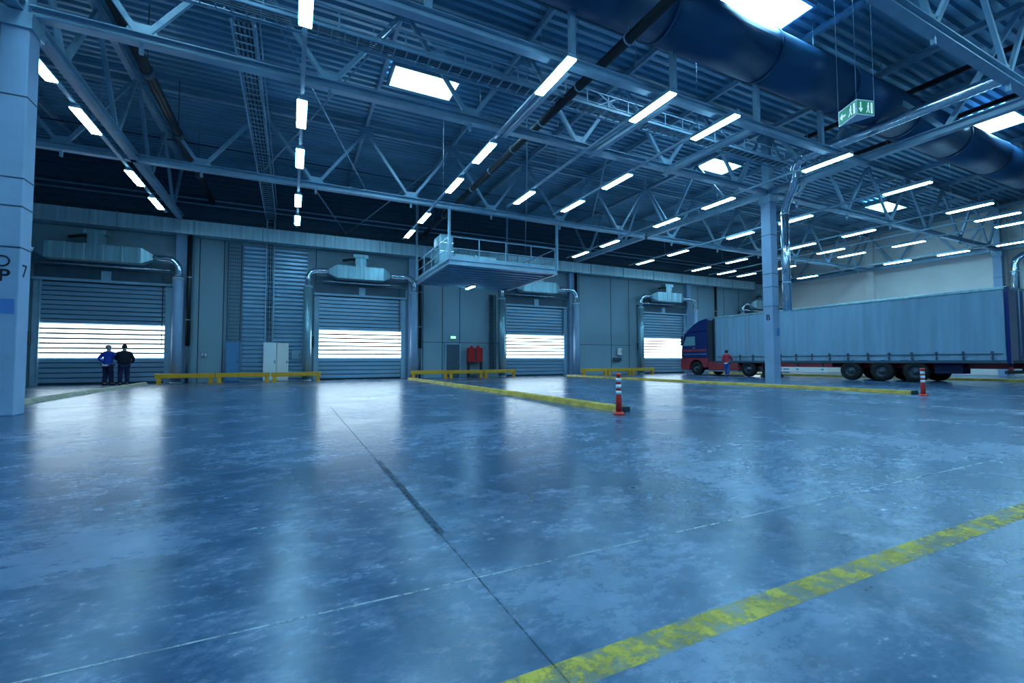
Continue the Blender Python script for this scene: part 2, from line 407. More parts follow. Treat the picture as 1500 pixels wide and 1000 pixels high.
# ------------------------------------------------------------------ columns
def column(x, y, label, mark=None):
    t = thing('concrete_column', label, 'column', (x, y, 0)); h = .22
    MB().box(x-h, x+h, y-h, y+h, 0, 8.25).build('shaft', M_conc, t, bevel=.02)
    MB().box(x-.27, x+.27, y-.27, y+.27, 7.95, 8.28).build('bearing_bracket', M_steel, t)
    MB().box(x-.16, x+.16, y-.16, y+.16, 8.25, 11.4).build('steel_head', M_steel, t)
    for z in (3.38, 4.22, 4.8, 6.5): MB().box(x-h-.008, x+h+.008, y-h-.008, y+h+.008, z, z+.025).build('strap', M_steel_dark, t)
    return t
cL = column(XL, TY[2], 'blue grey concrete column at the far left edge, marked 7 and P')
text_mesh('number_mark', '7', .38, M_ink, cL, (XL+.222, TY[2]-.03, 2.92), (1, 0, 0))
text_mesh('letter_mark', 'P', .34, M_ink, cL, (XL+.0, TY[2]-.222, 2.8), (0, -1, 0), bold=.006)
MB().tube(arc((XL-.03, TY[2]-.225, 3.1), .1, 150, 20, 'xz')+arc((XL-.03, TY[2]-.225, 3.1), .1, 20, -120, 'xz')[1:], .014, 6).build('painted_hook_mark', M_ink, cL)
MB().box(XL-.22, XL+.17, TY[2]-.226, TY[2]-.215, 2.04, 2.34).build('blue_notice', M_label, cL)
cR = column(XC, TY[2], 'blue grey concrete column in front of the trailer, marked B')
text_mesh('letter_mark', 'B', .34, M_ink, cR, (XC-.222, TY[2], 2.9), (-1, 0, 0), bold=.006)
MB().box(XC+.0, XC+.2, TY[2]-.226, TY[2]-.215, 2.1, 2.45).build('blue_notice', M_label, cR)
column(XR-.6, TY[2], 'pale column against the right wall at the right edge behind the trailer top')

# ------------------------------------------------------------------ trusses
def truss_x(x0, x1, y, label):
    t = thing('roof_truss', label, 'roof truss', (x0, y, ZB))
    MB().ibar((x0+.15, y, ZB+.12), (x1-.15, y, ZB+.12), .24, .24, .03).build('bottom_chord', M_steel, t)
    MB().ibar((x0+.15, y, ZT-.1), (x1-.15, y, ZT-.1), .2, .2, .03).build('top_chord', M_steel, t)
    n = int(round((x1-x0)/4)); p = (x1-x0)/n
    for k in range(n):
        a = x0+k*p; m_ = a+p/2
        a_ = max(a, x0+.2); e_ = min(a+p, x1-.2)
        MB().bar((a_, y, ZT-.2), (m_-.08, y, ZB+.25), .10, .12).build('diagonal', M_steel, t)
        MB().bar((m_+.08, y, ZB+.25), (e_, y, ZT-.2), .10, .12).build('diagonal', M_steel, t)
    for k in range(n):
        m_ = x0+k*p+p/2; g = MB()
        g.prism([(m_-.35, ZB+.2), (m_+.35, ZB+.2), (m_+.2, ZB+.5), (m_-.2, ZB+.5)], 'y', y-.012, y+.012)
        g.build('gusset_plate', M_steel, t)
        MB().box(m_-.04, m_+.04, y-.04, y+.04, ZB-.22, ZB).build('hanger_lug', M_steel, t)
    for k in range(1, n):
        a = x0+k*p; MB().prism([(a-.35, ZT-.18), (a+.35, ZT-.18), (a+.2, ZT-.5), (a-.2, ZT-.5)], 'y', y-.012, y+.012).build('gusset_plate', M_steel, t)
spans = [(XLL, XL, 'left of the left column'), (XL, XC, 'between the left column and the middle column'), (XC, XR, 'right of the middle column')]
rowsn = {-3.3: 'behind the viewer', 4.7: 'nearest the viewer', 12.74: 'over the two columns', 20.4: 'farthest back, carrying the gallery posts'}
for y in TY[:-1]:
    for x0, x1, ln in spans:
        if y == -3.3 : continue
        truss_x(x0, x1, y, 'blue steel lattice roof truss %s, %s' % ({4.7: 'crossing nearest overhead', 12.74: 'in line with the columns', 20.4: 'nearest the back wall'}[y], {XLL: 'left bay', XL: 'middle bay', XC: 'right bay'}[x0]))
def truss_y(x, y0, y1, label):
    t = thing('roof_girder', label, 'roof girder', (x, y0, ZB))
    MB().ibar((x, y0+.15, ZB+.13), (x, y1-.15, ZB+.13), .24, .26, .03).build('bottom_chord', M_steel, t)
    MB().ibar((x, y0+.15, ZT-.1), (x, y1-.15, ZT-.1), .2, .2, .03).build('top_chord', M_steel, t)
    n = 2; p = (y1-y0)/n
    for k in range(n):
        a = y0+k*p; m_ = a+p/2; a_ = max(a, y0+.25); e_ = min(a+p, y1-.25)
        MB().bar((x, a_, ZT-.2), (x, m_-.08, ZB+.27), .10, .14).build('diagonal', M_steel, t)
        MB().bar((x, m_+.08, ZB+.27), (x, e_, ZT-.2), .10, .14).build('diagonal', M_steel, t)
dn = {0: 'overhead behind the viewer', 1: 'bay nearest the viewer', 2: 'middle bay', 3: 'bay at the back wall'}
for x, ln in ((XL, 'above the left column'), (XC, 'above the middle column'), (XR-.5, 'along the right wall')):
    for k in range(1, 4):
        truss_y(x, TY[k], TY[k+1], 'steel lattice girder %s, %s' % (ln, dn[k]))
# purlins along Y
k = 0
for i in range(16):
    x = XL-12+4*i-.0
    if x > XR-1 or abs(x-XL) < .5 or abs(x-XC) < .5: continue
    where = 'left of the left column' if x < XL else ('between the two columns' if x < XC else 'right of the middle column')
    base = XL if x >= XL else XLL
    idx = round((x-(XLL if x < XL else XL if x < XC else XC))/4)
    o = MB().ibar((x, -11, 11.45), (x, YW-.05, 11.45), .12, .2, .015).build('roof_purlin', M_steel)
    tag(o, 'steel roof purlin, %s from the left in the bay %s' % (['first', 'first', 'second', 'third', 'fourth', 'fifth', 'sixth', 'seventh'][idx], where), 'purlin', 'roof purlins')
# secondary suspended beam + cross beams
t = thing('suspended_beam', 'suspended steel beam crossing overhead in front of the columns, hung on square posts', 'beam', (6, 8.8, 8))
MB().ibar((XL+.2, 8.8, 8.12), (XC-.2, 8.8, 8.12), .2, .22, .02).build('beam', M_steel, t)
for x in (-1.2, 2.4, 5.9, 9.15, 12.55, 15.8): MB().box(x-.07, x+.07, 8.73, 8.87, 8.23, 11.5).build('hanger_post', M_steel, t)
for x, ln in ((5.9, 'leftmost'), (9.15, 'middle'), (12.55, 'rightmost')):
    tag(MB().ibar((x, 8.95, 8.10), (x, TY[2]-.14, 8.18), .16, .2, .02).build('cross_beam', M_steel), 'short steel cross beam running front to back, %s of three beside the lamps before the columns' % ln, 'beam')
# thin tie rods in the roof
rods = [((-1.2, TY[2], ZT-.3), (2.8, TY[3], ZB+.3)), ((2.8, TY[2], ZT-.3), (-1.2, TY[3], ZB+.3)), ((6.8, TY[2], ZT-.3), (10.8, TY[3], ZB+.3)), ((10.8, TY[2], ZT-.3), (14.8, TY[3], ZB+.3)),
        ((22.8, TY[2], ZT-.3), (26.8, TY[3], ZB+.3)), ((30.8, TY[2], ZT-.3), (26.8, TY[3], ZB+.3)), ((-1.2, TY[3], ZT-.3), (2.8, YW-.4, ZB+.3)), ((6.8, TY[3], ZT-.3), (2.8, YW-.4, ZB+.3)), ((10.8, TY[3], ZT-.3), (14.8, YW-.4, ZB+.3))]
for a, b in rods:
    tag(MB().tube([a, b], .03, 6).build('brace_rod', M_steel), 'thin steel brace rod slanting between two roof trusses', 'brace', 'roof brace rods')

# ------------------------------------------------------------------ lamps
ZL = 7.82
ROWS = [('A', -5.29, [13.6, 16.4, 20.8, 23.75], 'left of the left girder'), ('B', .14, [9, 13.4, 16.4, 20.8, 23.75], 'seen end-on beside the cable ladder'),
 ('C', 5.53, [9, 13.4, 16.4, 20.8, 23.75], 'just left of the black pipe'), ('D', 8.56, [9, 16.4], 'just right of the black pipe'), ('E', 10.95, [9, 13.4, 16.4], 'two left of the middle column'),
 ('F', 16.42, [9, 13.4, 16.4, 20.8, 23.75], 'just left of the middle column'), ('G', 21.76, [9, 13.4, 16.4, 20.8, 23.75], 'just right of the middle column'),
 ('H', 27.15, [9, 13.4, 16.4, 20.8, 23.75], 'above the trailer side'), ('I', 30.04, [9, 16.4, 23.9], 'above the trailer roof'), ('J', 32.32, [9, 13.4, 16.4, 20.8, 23.9], 'just beyond the trailer roof'),
 ('L', 37.7, [10.6, 13.35, 16.3, 22.4], 'nearest the right wall')]
proto = None
def make_lamp():
    t = thing('strip_lamp', '', 'lamp', (0, 0, ZL))
    MB().prism([(-.13, ZL+.0), (.13, ZL+.0), (.09, ZL+.09), (-.09, ZL+.09)], 'y', -.78, .78).build('housing', M_steel, t)
    MB().box(-.115, .115, -.76, .76, ZL-.03, ZL).build('diffuser', M_lamp, t, bevel=.008)
    return t
pos = {0: 'nearest', 1: 'second nearest', 2: 'third nearest', 3: 'fourth', 4: 'fifth'}
for rn, x, ys, rl in ROWS:
    for i, y in enumerate(ys):
        p = 'farthest' if i == len(ys)-1 else pos[i]
        lab = 'glowing strip lamp, %s in the row %s' % (p, rl)
        if proto is None: proto = make_lamp(); proto['label'] = lab; proto['group'] = 'hanging strip lamps'; proto.location = (x, y, ZL)
        else: dup(proto, (x, y, ZL), lab, 'hanging strip lamps')
    y0, y1 = ys[0]-.8, ys[-1]+1.6
    r = thing('lamp_rail', 'thin pale rail carrying the lamp row %s' % rl, 'rail', (x, y0, ZL+.1))
    MB().box(x-.045, x+.045, y0, y1, ZL+.09, ZL+.15).build('rail', M_steel, r)
    y = y0+1.4 if y0 < 9 else y0+.5
    while y < y1: MB().tube([(x, y, ZL+.15), (x, y, 11.5)], .008, 5).build('hanger_wire', M_steel, r); y += 4.1
for x in (.14, 5.53, 10.95, 16.42):          # unseen lamps added behind the viewer to light the foreground
    for y in (-1.6, -6):
        dup(proto, (x, y, ZL), 'unseen strip lamp added behind the viewer to light the foreground', 'added strip lamps behind the viewer')
t = dup(proto, (9.9, 26.2, 5.62), 'small strip lamp fixed under the gallery floor')
t.scale = (.9, .8, 1)

# ------------------------------------------------------------------ skylights
for i, (x, y, a, b) in enumerate(((4.25, 16.1, 1.15, .6), (20.1, 16.4, 1.1, .6), (35.8, 16.0, 1.3, .6), (12.1, 8.35, 1.35, .75), (27.3, 8.1, 1.0, .75), (-3.7, 8.2, 1.3, .7), (4.2, .5, 1.3, .9), (12, -6, 1.3, .9), (20, .5, 1.3, .9), (-10, .5, 1.3, .9))):  # last few are out of view, added to light the foreground
    s = sgrp('window_%d' % (i+1), (x, y, 11.4))
    MB().box(x-a-.08, x-a, y-b-.08, y+b+.08, 11.3, 11.6).box(x+a, x+a+.08, y-b-.08, y+b+.08, 11.3, 11.6).box(x-a, x+a, y-b-.08, y-b, 11.3, 11.6).box(x-a, x+a, y+b, y+b+.08, 11.3, 11.6).build('frame', M_steel, s)
    MB().box(x-a, x+a, y-b, y+b, 11.5, 11.53).build('pane', M_sky, s)

# ------------------------------------------------------------------ big round duct, pipes, trays
t = thing('round_duct', 'huge dark blue round ventilation duct crossing overhead at the upper right', 'duct', (24, 8.47, 9.8))
x = 4.5
while x < XR-.3:
    e = min(x+3.9, XR-.3)
    MB().tube([(x, 8.47, 10.05), (e, 8.47, 10.05)], .72, 40).build('duct_section', M_bigduct, t)
    s = MB().tube([(e-.03, 8.47, 10.05), (e+.03, 8.47, 10.05)], .745, 40).build('joint_ring', M_bigduct, t); x = e+.001
for x in (6.5, 10.4, 14.3, 18.2, 22.1, 26, 30, 34, 38):
    for yy in (8.1, 8.85): MB().tube([(x, yy, 10.65), (x, yy, 11.55)], .012, 6).build('hanger_rod', M_steel, t)
t = thing('roof_pipe', 'thick black pipe running front to back high between the lamp rows', 'pipe', (7.35, 5, 9))
MB().tube([(7.35, 4.9, 8.98), (7.35, YW-.3, 8.98)], .13, 14).build('pipe', M_black, t)
y = 6.3
while y < 28: MB().tube([(7.35, y, 8.98), (7.35, y+.05, 8.98)], .15, 14).tube([(7.35, y+.02, 9.1), (7.35, y+.02, 11.5)], .01, 5).build('pipe_clamp', M_steel, t); y += 2.15
t = thing('roof_pipe', 'dark pipe running front to back beside the left girder', 'pipe', (-3.9, 9, 9.5))
MB().tube([(-3.9, 8.9, 9.5), (-3.9, YW-.3, 9.5)], .14, 12).build('pipe', M_black, t)
for y in (12.3, 16, 20, 24): MB().tube([(-3.9, y, 9.5), (-3.9, y+.3, 9.5)], .17, 12).tube([(-3.9, y+.1, 9.6), (-3.9, y+.1, 11.5)], .012, 5).build('pipe_clamp', M_steel_dark, t)
for zz, yy, lab in ((11.0, 6.4, 'thin dark sprinkler pipe crossing under the roof in front of the big round duct'), (11.05, 10.6, 'thin dark sprinkler pipe crossing under the roof behind the big round duct'), (11.0, 24.5, 'thin sprinkler pipe crossing under the roof near the back wall')):
    tag(MB().tube([(XLL+.2, yy, zz), (XR-.2, yy, zz)], .035, 8).build('sprinkler_pipe', M_steel_dark), lab, 'pipe')
for i, (x, lab) in enumerate(((21.0, 'dark square bar under the roof at the upper right, left one'), (24.9, 'dark square bar under the roof at the upper right, right one'))):
    tag(MB().box(x-.06, x+.06, 5.2, 12.4, 11.12, 11.3).build('ceiling_bar', M_black), lab, 'bar')
for zz in (9.35, 9.62): tag(MB().tube([(XLL+.2, 28.25, zz), (36, 28.25, zz)], .045, 8).build('wall_pipe', M_steel), 'thin pale pipe running along the dark back wall above the wall duct, %s one' % ('lower' if zz < 9.5 else 'upper'), 'pipe')
# cable ladder along Y, then down the wall
def ladder(pa, pb, side, w_, name_part, m, parent, step=.3, rail=.04):
    pa = Vector(pa); pb = Vector(pb); side = Vector(side); L_ = (pb-pa).length; b = MB()
    for s in (-1, 1): b.bar(pa+side*s*w_/2, pb+side*s*w_/2, rail, rail*1.8)
    k = step/2
    while k < L_:
        p = pa.lerp(pb, k/L_); b.bar(p-side*w_/2, p+side*w_/2, .025, .025); k += step
    return b.build(name_part, m, parent)
t = thing('cable_ladder', 'tall cable ladder under the roof turning down the back wall above the white cabinet', 'cable ladder', (-1.2, 20, 9))
ladder((-1.15, 12.0, 9), (-1.15, 28.4, 9), (1, 0, 0), .5, 'horizontal_run', M_steel, t)
ladder((-1.15, 28.4, 9), (-1.15, 28.4, 2.15), (1, 0, 0), .38, 'vertical_run', M_steel, t, step=.28)
b = MB()
for k in (-.15, -.05, .06, .15): b.tube([(-1.15+k, 12.0, 9.04), (-1.15+k, 28.35, 9.04), (-1.15+k, 28.44, 8.9), (-1.15+k, 28.44, 2.2)], .02, 6)
b.build('cable', M_black, t)
for x in (-1.43, -.87): MB().box(x-.02, x+.02, 12.0, 28.3, 9.7, 9.75).build('upper_rail', M_steel, t)
t = thing('cable_ladder', 'cable ladder crossing left to right under the roof behind the lamps nearest the viewer', 'cable ladder', (8, 11.5, 9))
ladder((XL+.4, 11.5, 9.0), (XC-.6, 11.5, 9.0), (0, 1, 0), .5, 'ladder_run', M_steel, t, step=.3, rail=.04)
b = MB(); x = XL+.5
while x < XC-1:
    b.bar((x, 11.25, 9.05), (x, 11.25, 9.45), .025, .025).bar((x, 11.75, 9.05), (x, 11.75, 9.45), .025, .025); x += .8
for x in (3, 8.5, 14): b.bar((x, 11.25, 9.05), (x+.8, 11.25, 9.45), .025, .025).bar((x+.8, 11.25, 9.05), (x, 11.25, 9.45), .025, .025)
b.bar((XL+.4, 11.25, 9.45), (XC-.6, 11.25, 9.45), .03, .03).bar((XL+.4, 11.75, 9.45), (XC-.6, 11.75, 9.45), .03, .03)
b.build('side_lattice', M_steel, t)
b = MB()
for k in range(5): b.tube([(XL+.5, 11.32+.08*k, 9.05), (XC-.7, 11.32+.08*k, 9.05)], .02, 5)
b.build('cable', M_steel_dark, t)
t = thing('cable_ladder', 'cable ladder on the back wall left of the middle loading door', 'cable ladder', (12.35, 28.4, .5))
ladder((12.35, 28.4, .5), (12.35, 28.4, 5.6), (1, 0, 0), .42, 'ladder_run', M_steel_dark, t, step=.28)
b = MB()
for k in (-.12, 0, .1): b.tube([(12.35+k, 28.42, .5), (12.35+k, 28.42, 5.6)], .025, 6)
b.build('cable', M_black, t)
t = thing('cable_cage', 'wide wire cable tray climbing the back wall above the blue cabinet', 'cable tray', (-2.84, 28.4, 2.15))
ladder((-2.84, 28.42, 2.15), (-2.84, 28.42, 7.5), (1, 0, 0), .62, 'wire_frame', M_steel_dark, t, step=.2, rail=.03)
b = MB()
for k in range(6): b.tube([(-3.08+.1*k, 28.45, 2.15), (-3.08+.1*k, 28.45, 7.5)], .012, 5)
b.build('cable', M_steel, t)

# spiral duct by the middle column : down pipe with S bend then sloping run
t = thing('spiral_duct', 'shiny spiral duct bending down the right side of the middle column', 'duct', (19.3, 12.3, 3.2))
MB().tube([(19.28, 12.34, 3.2), (19.28, 12.34, 7.5)], .17, 18).build('vertical_pipe', M_pipe, t)
MB().tube([(19.28, 12.34, 7.45), (19.28, 12.32, 7.62), (19.2, 12.2, 7.85), (18.75, 11.6, 8.3), (18.6, 11.45, 8.45), (18.55, 11.4, 8.6), (18.52, 11.35, 8.95), (18.45, 11.2, 9.1), (18.3, 10.8, 9.15)], .17, 18).build('bend', M_pipe, t)
pts = []; y = 10.85
rr = []
while y > 5.1:
    pts += [(18.28, y, 9.15), (18.28, y-.08, 9.15)]; rr += [.17, .185]; y -= .16
MB().tube(pts, rr, 18).build('horizontal_run', M_pipe, t)
for z in (4.4, 5.9, 7.4): MB().tube([(19.28, 12.34, z), (19.28, 12.34, z+.04)], .185, 18).build('joint_ring', M_galv, t)
t = thing('bent_pipe', 'silver bent pipe beside the column at the right edge above the trailer', 'pipe', (42, 11.8, 3))
MB().tube([(42, 11.85, 3), (42, 11.85, 7.2), (42.02, 11.75, 7.5), (42.1, 11.5, 7.72), (42.2, 11.1, 7.8), (42.2, 9.5, 7.8)], .24, 16).build('pipe', M_pipe, t)
MB().tube([(42, 11.85, 6.7), (42, 11.85, 6.78)], .27, 16).build('joint_ring', M_galv, t)

# hanging emergency exit sign (three sided)
sx, sy, sz = 11.25, 5.5, 6.62
fr = Vector((sin(radians(64)), cos(radians(64)), 0))
t = thing('exit_sign', 'three-sided green emergency exit sign hanging on thin wires from the roof', 'sign', (sx, sy, sz))
A0 = Vector((sx, sy, 0))-fr*.14; rgt = Vector((fr.y, -fr.x, 0)); Lf = A0+fr*.44-rgt*.34; Rf = A0+fr*.34+rgt*.31
tri = [(A0.x, A0.y), (Rf.x, Rf.y), (Lf.x, Lf.y)]
MB().prism(tri, 'z', sz-.15, sz+.2).build('body', M_signp, t)
def panel(P, Q, name, m, u0_, u1_, z0, z1, off=.006):
    d_ = (Q-P).normalized(); nrm = Vector((d_.y, -d_.x, 0))
    cen = (A0+Lf+Rf)/3
    if nrm.dot(P-cen) < 0: nrm = -nrm
    L_ = (Q-P).length
    a = P+d_*L_*u0_+nrm*off; b_ = P+d_*L_*u1_+nrm*off
    vs = [(a.x, a.y, z0), (b_.x, b_.y, z0), (b_.x, b_.y, z1), (a.x, a.y, z1)]
    vs2 = [(v[0]-nrm.x*.004, v[1]-nrm.y*.004, v[2]) for v in vs]
    return vs+vs2, a, d_, nrm, L_
BF = [(0, 1, 2, 3), (7, 6, 5, 4), (0, 4, 5, 1), (1, 5, 6, 2), (2, 6, 7, 3), (3, 7, 4, 0)]
for P, Q, kind in ((Lf, A0, 'left'), (A0, Rf, 'right')):
    vs, a, d_, nrm, L_ = panel(P, Q, 'p', None, .05, .95, sz-.12, sz+.17)
    pn_ = MB().add(vs, BF).build('green_panel', M_green, t)
    def poly(pts):
        o = P+nrm*.009; out = [(o.x+d_.x*L_*u, o.y+d_.y*L_*u, z) for u, z in pts]; out2 = [(x-nrm.x*.004, y-nrm.y*.004, z) for x, y, z in out]
        n_ = len(pts); return out+out2, [tuple(range(n_)), tuple(reversed(range(n_, 2*n_)))]+[(i, (i+1) % n_, n_+(i+1) % n_, n_+i) for i in range(n_)]
    m_ = MB(); c0 = sz+.02
    if kind == 'left':   # arrow pointing left, running figure, door
        m_.add(*poly([(.10, c0), (.24, c0+.08), (.24, c0+.04), (.24, c0+.02), (.42, c0+.02), (.42, c0-.02), (.24, c0-.02), (.24, c0-.08)]))
        u = .58
    else:                # arrow pointing down
        m_.add(*poly([(.22, c0-.11), (.10, c0-.02), (.19, c0-.02), (.19, c0+.12), (.25, c0+.12), (.25, c0-.02), (.34, c0-.02)]))
        u = .52
    m_.add(*poly([(u+.10, c0+.12), (u+.16, c0+.12), (u+.16, c0+.07), (u+.10, c0+.07)]))                       # head
    m_.add(*poly([(u+.06, c0+.06), (u+.17, c0+.06), (u+.15, c0-.03), (u+.08, c0-.03)]))                       # torso
    m_.add(*poly([(u+.08, c0-.03), (u+.12, c0-.03), (u+.04, c0-.11), (u-.01, c0-.11)]))                       # rear leg
    m_.add(*poly([(u+.12, c0-.03), (u+.15, c0-.03), (u+.20, c0-.11), (u+.15, c0-.11)]))                       # front leg
    m_.add(*poly([(u+.26, c0-.12), (u+.36, c0-.12), (u+.36, c0+.12), (u+.26, c0+.12)]))                       # doorway
    m_.build('pictogram', M_signw, t)
for q in (A0, Lf, Rf): MB().tube([(q.x, q.y, sz+.2), (q.x, q.y, 11.5)], .006, 5).build('hanging_wire', M_steel, t)
tag(MB().tube([(sx-.9, sy+1.4, 9.9), (sx+3.6, sy-.3, 11.2)], .012, 5).build('support_wire', M_steel), 'thin slanting wire under the roof above the hanging exit sign', 'wire')

# ------------------------------------------------------------------ gallery platform
gx0, gx1, gy0, gy1, gz = 6.63, 12.6, 20.4, 26.6, 5.66
t = thing('gallery_platform', 'suspended steel gallery platform with railing above the grey door', 'platform', (gx0, gy0, gz))
MB().box(gx0, gx1, gy0, gy1, gz+.16, gz+.24).build('deck', M_steel, t)
y = gy0+.5
while y < gy1-.2: MB().ibar((gx0+.1, y, gz+.1), (gx1-.1, y, gz+.1), .08, .12, .015).build('joist', M_steel, t); y += .62
for a, b_ in (((gx0, gy0, gz+.1), (gx1, gy0, gz+.1)), ((gx0, gy1, gz+.1), (gx1, gy1, gz+.1)), ((gx0, gy0, gz+.1), (gx0, gy1, gz+.1)), ((gx1, gy0, gz+.1), (gx1, gy1, gz+.1))):
    MB().ibar(a, b_, .14, .24, .02).build('edge_beam', M_steel, t)
for x, y, zt in ((gx0, gy0, ZB), (gx1, gy0, ZB), (gx0, gy1, 11.4), (gx1, gy1, 11.4)): MB().box(x-.055, x+.055, y-.055, y+.055, gz+.2, zt).build('hanger_post', M_steel, t)
def railing(a, b_):
    a = Vector(a); b_ = Vector(b_); n_ = max(2, int((b_-a).length/1.25)); m_ = MB()
    for z in (.55, 1.1): m_.bar(a+Vector((0, 0, z)), b_+Vector((0, 0, z)), .04, .04)
    for k in range(n_+1):
        p = a.lerp(b_, k/n_); m_.bar(p, p+Vector((0, 0, 1.1)), .045, .045)
    m_.bar(a+Vector((0, 0, .09)), b_+Vector((0, 0, .09)), .01, .16)
    m_.build('railing', M_steel, t)
railing((gx0+.03, gy0+.1, gz+.24), (gx0+.03, gy1-.1, gz+.24)); railing((gx0+.1, gy0+.03, gz+.24), (gx1-.1, gy0+.03, gz+.24)); railing((gx1-.03, gy0+.1, gz+.24), (gx1-.03, gy1-.1, gz+.24))
zf = gz+.24
t = thing('air_handler', 'tall shiny air handling unit standing on the left side of the gallery', 'air handling unit', (7.15, 23, zf))
MB().box(6.82, 7.5, 22.4, 23.6, zf, zf+1.75).build('casing', M_galv_soft, t, bevel=.02)
MB().box(6.80, 7.52, 22.38, 23.62, zf+.85, zf+.9).box(6.80, 7.52, 22.38, 23.62, zf+1.3, zf+1.33).build('trim_strip', M_pipe, t)
MB().tube([(6.83, 23, zf+1.35), (6.7, 23, zf+1.35)], .22, 16).build('fan_outlet', M_white, t)
t = thing('duct_box', 'low long pale duct box lying at the front of the gallery', 'duct', (8.3, 21.3, zf))
MB().box(7.1, 9.3, 20.9, 21.8, zf, zf+.42).build('box', M_galv_soft, t, bevel=.01)
MB().box(8.15, 8.19, 20.87, 21.83, zf-.0, zf+.45).build('flange', M_galv, t)

# ------------------------------------------------------------------ back wall fittings
def cabinet(name, x0, x1, y0, z0, z1, m, label, cat):
    t = thing(name, label, cat, ((x0+x1)/2, y0, z0))
    MB().box(x0, x1, y0, YW-.075, z0, z1).build('body', m, t, bevel=.01)
    MB().box(x0+.03, x1-.03, y0-.02, y0, z0+.04, z1-.04).build('door', m, t, bevel=.005)
    MB().box(x1-.1, x1-.06, y0-.04, y0-.02, (z0+z1)/2-.08, (z0+z1)/2+.08).build('handle', M_steel_dark, t)
cabinet('electric_cabinet', -3.15, -2.54, 28.2, .0, 2.12, M_cab, 'tall blue cabinet on the back wall under the wire cable tray', 'cabinet')
cabinet('electric_cabinet', -1.40, -.76, 28.1, .0, 2.12, M_white, 'tall bright white cabinet at the foot of the long cable ladder', 'cabinet')
cabinet('electric_cabinet', -.74, -.16, 28.25, .0, 2.10, M_wall_r, 'tall pale grey cabinet right of the bright white cabinet', 'cabinet')
cabinet('switch_box', -.02, .48, 28.4, 1.2, 1.72, M_steel, 'small switch box on ribbed wall left of the second loading door', 'switch box')
cabinet('switch_box', 23.1, 23.5, 28.4, 1.5, 2.05, M_wall_r, 'small grey switch box on the wall left of the fourth loading door', 'switch box')
cabinet('switch_box', 22.7, 23.4, 28.35, 1.05, 1.3, M_steel_dark, 'small dark box below the grey switch box left of the fourth loading door', 'switch box')
cabinet('switch_box', -4.25, -4.05, 28.45, 1.35, 1.5, M_wall_r, 'tiny pale switch plate on the wall between downpipe and blue cabinet', 'switch box')
s = sgrp('door_6', (9.55, YW-.05, 0))
MB().box(9.1, 10.02, YW-.06, YW, 0, 2.16).build('leaf', M_dgrey, s)
MB().box(9.02, 9.1, YW-.08, YW, 0, 2.24).box(10.02, 10.1, YW-.08, YW, 0, 2.24).box(9.1, 10.02, YW-.08, YW, 2.16, 2.24).build('frame', M_steel, s)
MB().box(9.93, 9.98, YW-.12, YW-.06, 1.0, 1.04).build('handle', M_steel, s)
t = thing('exit_light', 'small lit green emergency light above the grey door', 'sign', (9.55, 28.5, 2.5))
MB().box(9.36, 9.76, 28.5, YW, 2.52, 2.74).build('case', M_green, t)
MB().box(9.39, 9.73, 28.485, 28.5, 2.55, 2.71).build('lit_panel', M_exitlit, t)
t = thing('fire_cabinet', 'red fire equipment cabinet on dark legs right of the grey door', 'fire cabinet', (10.96, 28.2, 0))
MB().box(10.46, 11.46, 28.0, 28.35, 1.0, 1.95).build('body', M_redd, t, bevel=.02)
for x in (10.52, 11.4): MB().box(x-.04, x+.04, 28.02, 28.1, 0, 1.05).box(x-.04, x+.04, 28.27, 28.35, 0, 1.05).build('leg', M_seam, t)
for x in (10.72, 11.2): MB().lathe([(0, 0), (.12, 0), (.12, .1), (.05, .18), (0, .18)], (x, 28.15, 1.93)).build('extinguisher_cap', M_redd, t)
MB().box(10.5, 11.42, 28.02, 28.33, .25, .3).build('shelf', M_seam, t)
MB().box(10.9, 11.02, 27.99, 28.0, 1.1, 1.85).build('door_gap', M_seam, t)

# yellow low crash barriers
def barrier(x0, x1, y, label):
    t = thing('crash_barrier', label, 'crash barrier', ((x0+x1)/2, y, 0), 'yellow crash barriers along the back wall')
    MB().box(x0, x1, y-.09, y+.09, .28, .5).build('rail', M_yellow, t, bevel=.015)
    for x in (x0+.16, x1-.16):
        p = MB().box(x-.09, x+.09, y-.08, y+.08, .0, .28).build('post', M_yellow, t, bevel=.01)
        MB().box(x-.16, x+.16, y-.15, y+.15, 0, .02).build('foot_plate', M_yellow, p)
seg = [(-5.95, 1.5, 'left of the second loading door'), (6.45, 13.55, 'in front of the grey door and fire cabinet'), (18.85, 25.7, 'between the third and fourth loading doors')]
for a, b_, ln in seg:
    L_ = (b_-a)/3
    for k in range(3):
        barrier(a+k*L_+.02, a+(k+1)*L_-.02, 27.25, 'low yellow barrier, %s of the three %s' % (['left', 'middle', 'right'][k], ln))

# ------------------------------------------------------------------ kerbs, floor markings
def kerb(x, y0, y1, m, label, h=.13, w_=.26):
    b = MB().prism([(x-w_/2, 0), (x+w_/2, 0), (x+w_/2-.05, h*.8), (x+w_/2-.09, h), (x-w_/2+.09, h), (x-w_/2+.05, h*.8)], 'y', y0, y1)
    tag(b.build('floor_kerb', m), label, 'kerb')
kerb(6.2, 7.5, 26.4, M_kerb, 'worn yellow concrete kerb on the floor ending at the nearer striped post')
kerb(17.25, 7.2, 26.6, M_kerb, 'yellow kerb on the floor in front of the middle column', h=.11)
kerb(30.9, 7.4, 26.4, M_kerb, 'yellow kerb on the floor behind the parked trailer', h=.13)
kerb(-6.25, 12.2, 27.0, M_kerbw, 'pale kerb on the floor beside the left column', h=.12)
for x, y, lab in ((6.2, 7.46, 'dark steel cap at the near end of the kerb by the nearer striped post'), (17.25, 7.16, 'dark steel cap at the near end of the kerb by the farther striped post')):
    tag(MB().box(x-.12, x+.12, y-.06, y+.03, 0, .11).build('kerb_end_cap', M_seam, bevel=.01), lab, 'kerb cap')
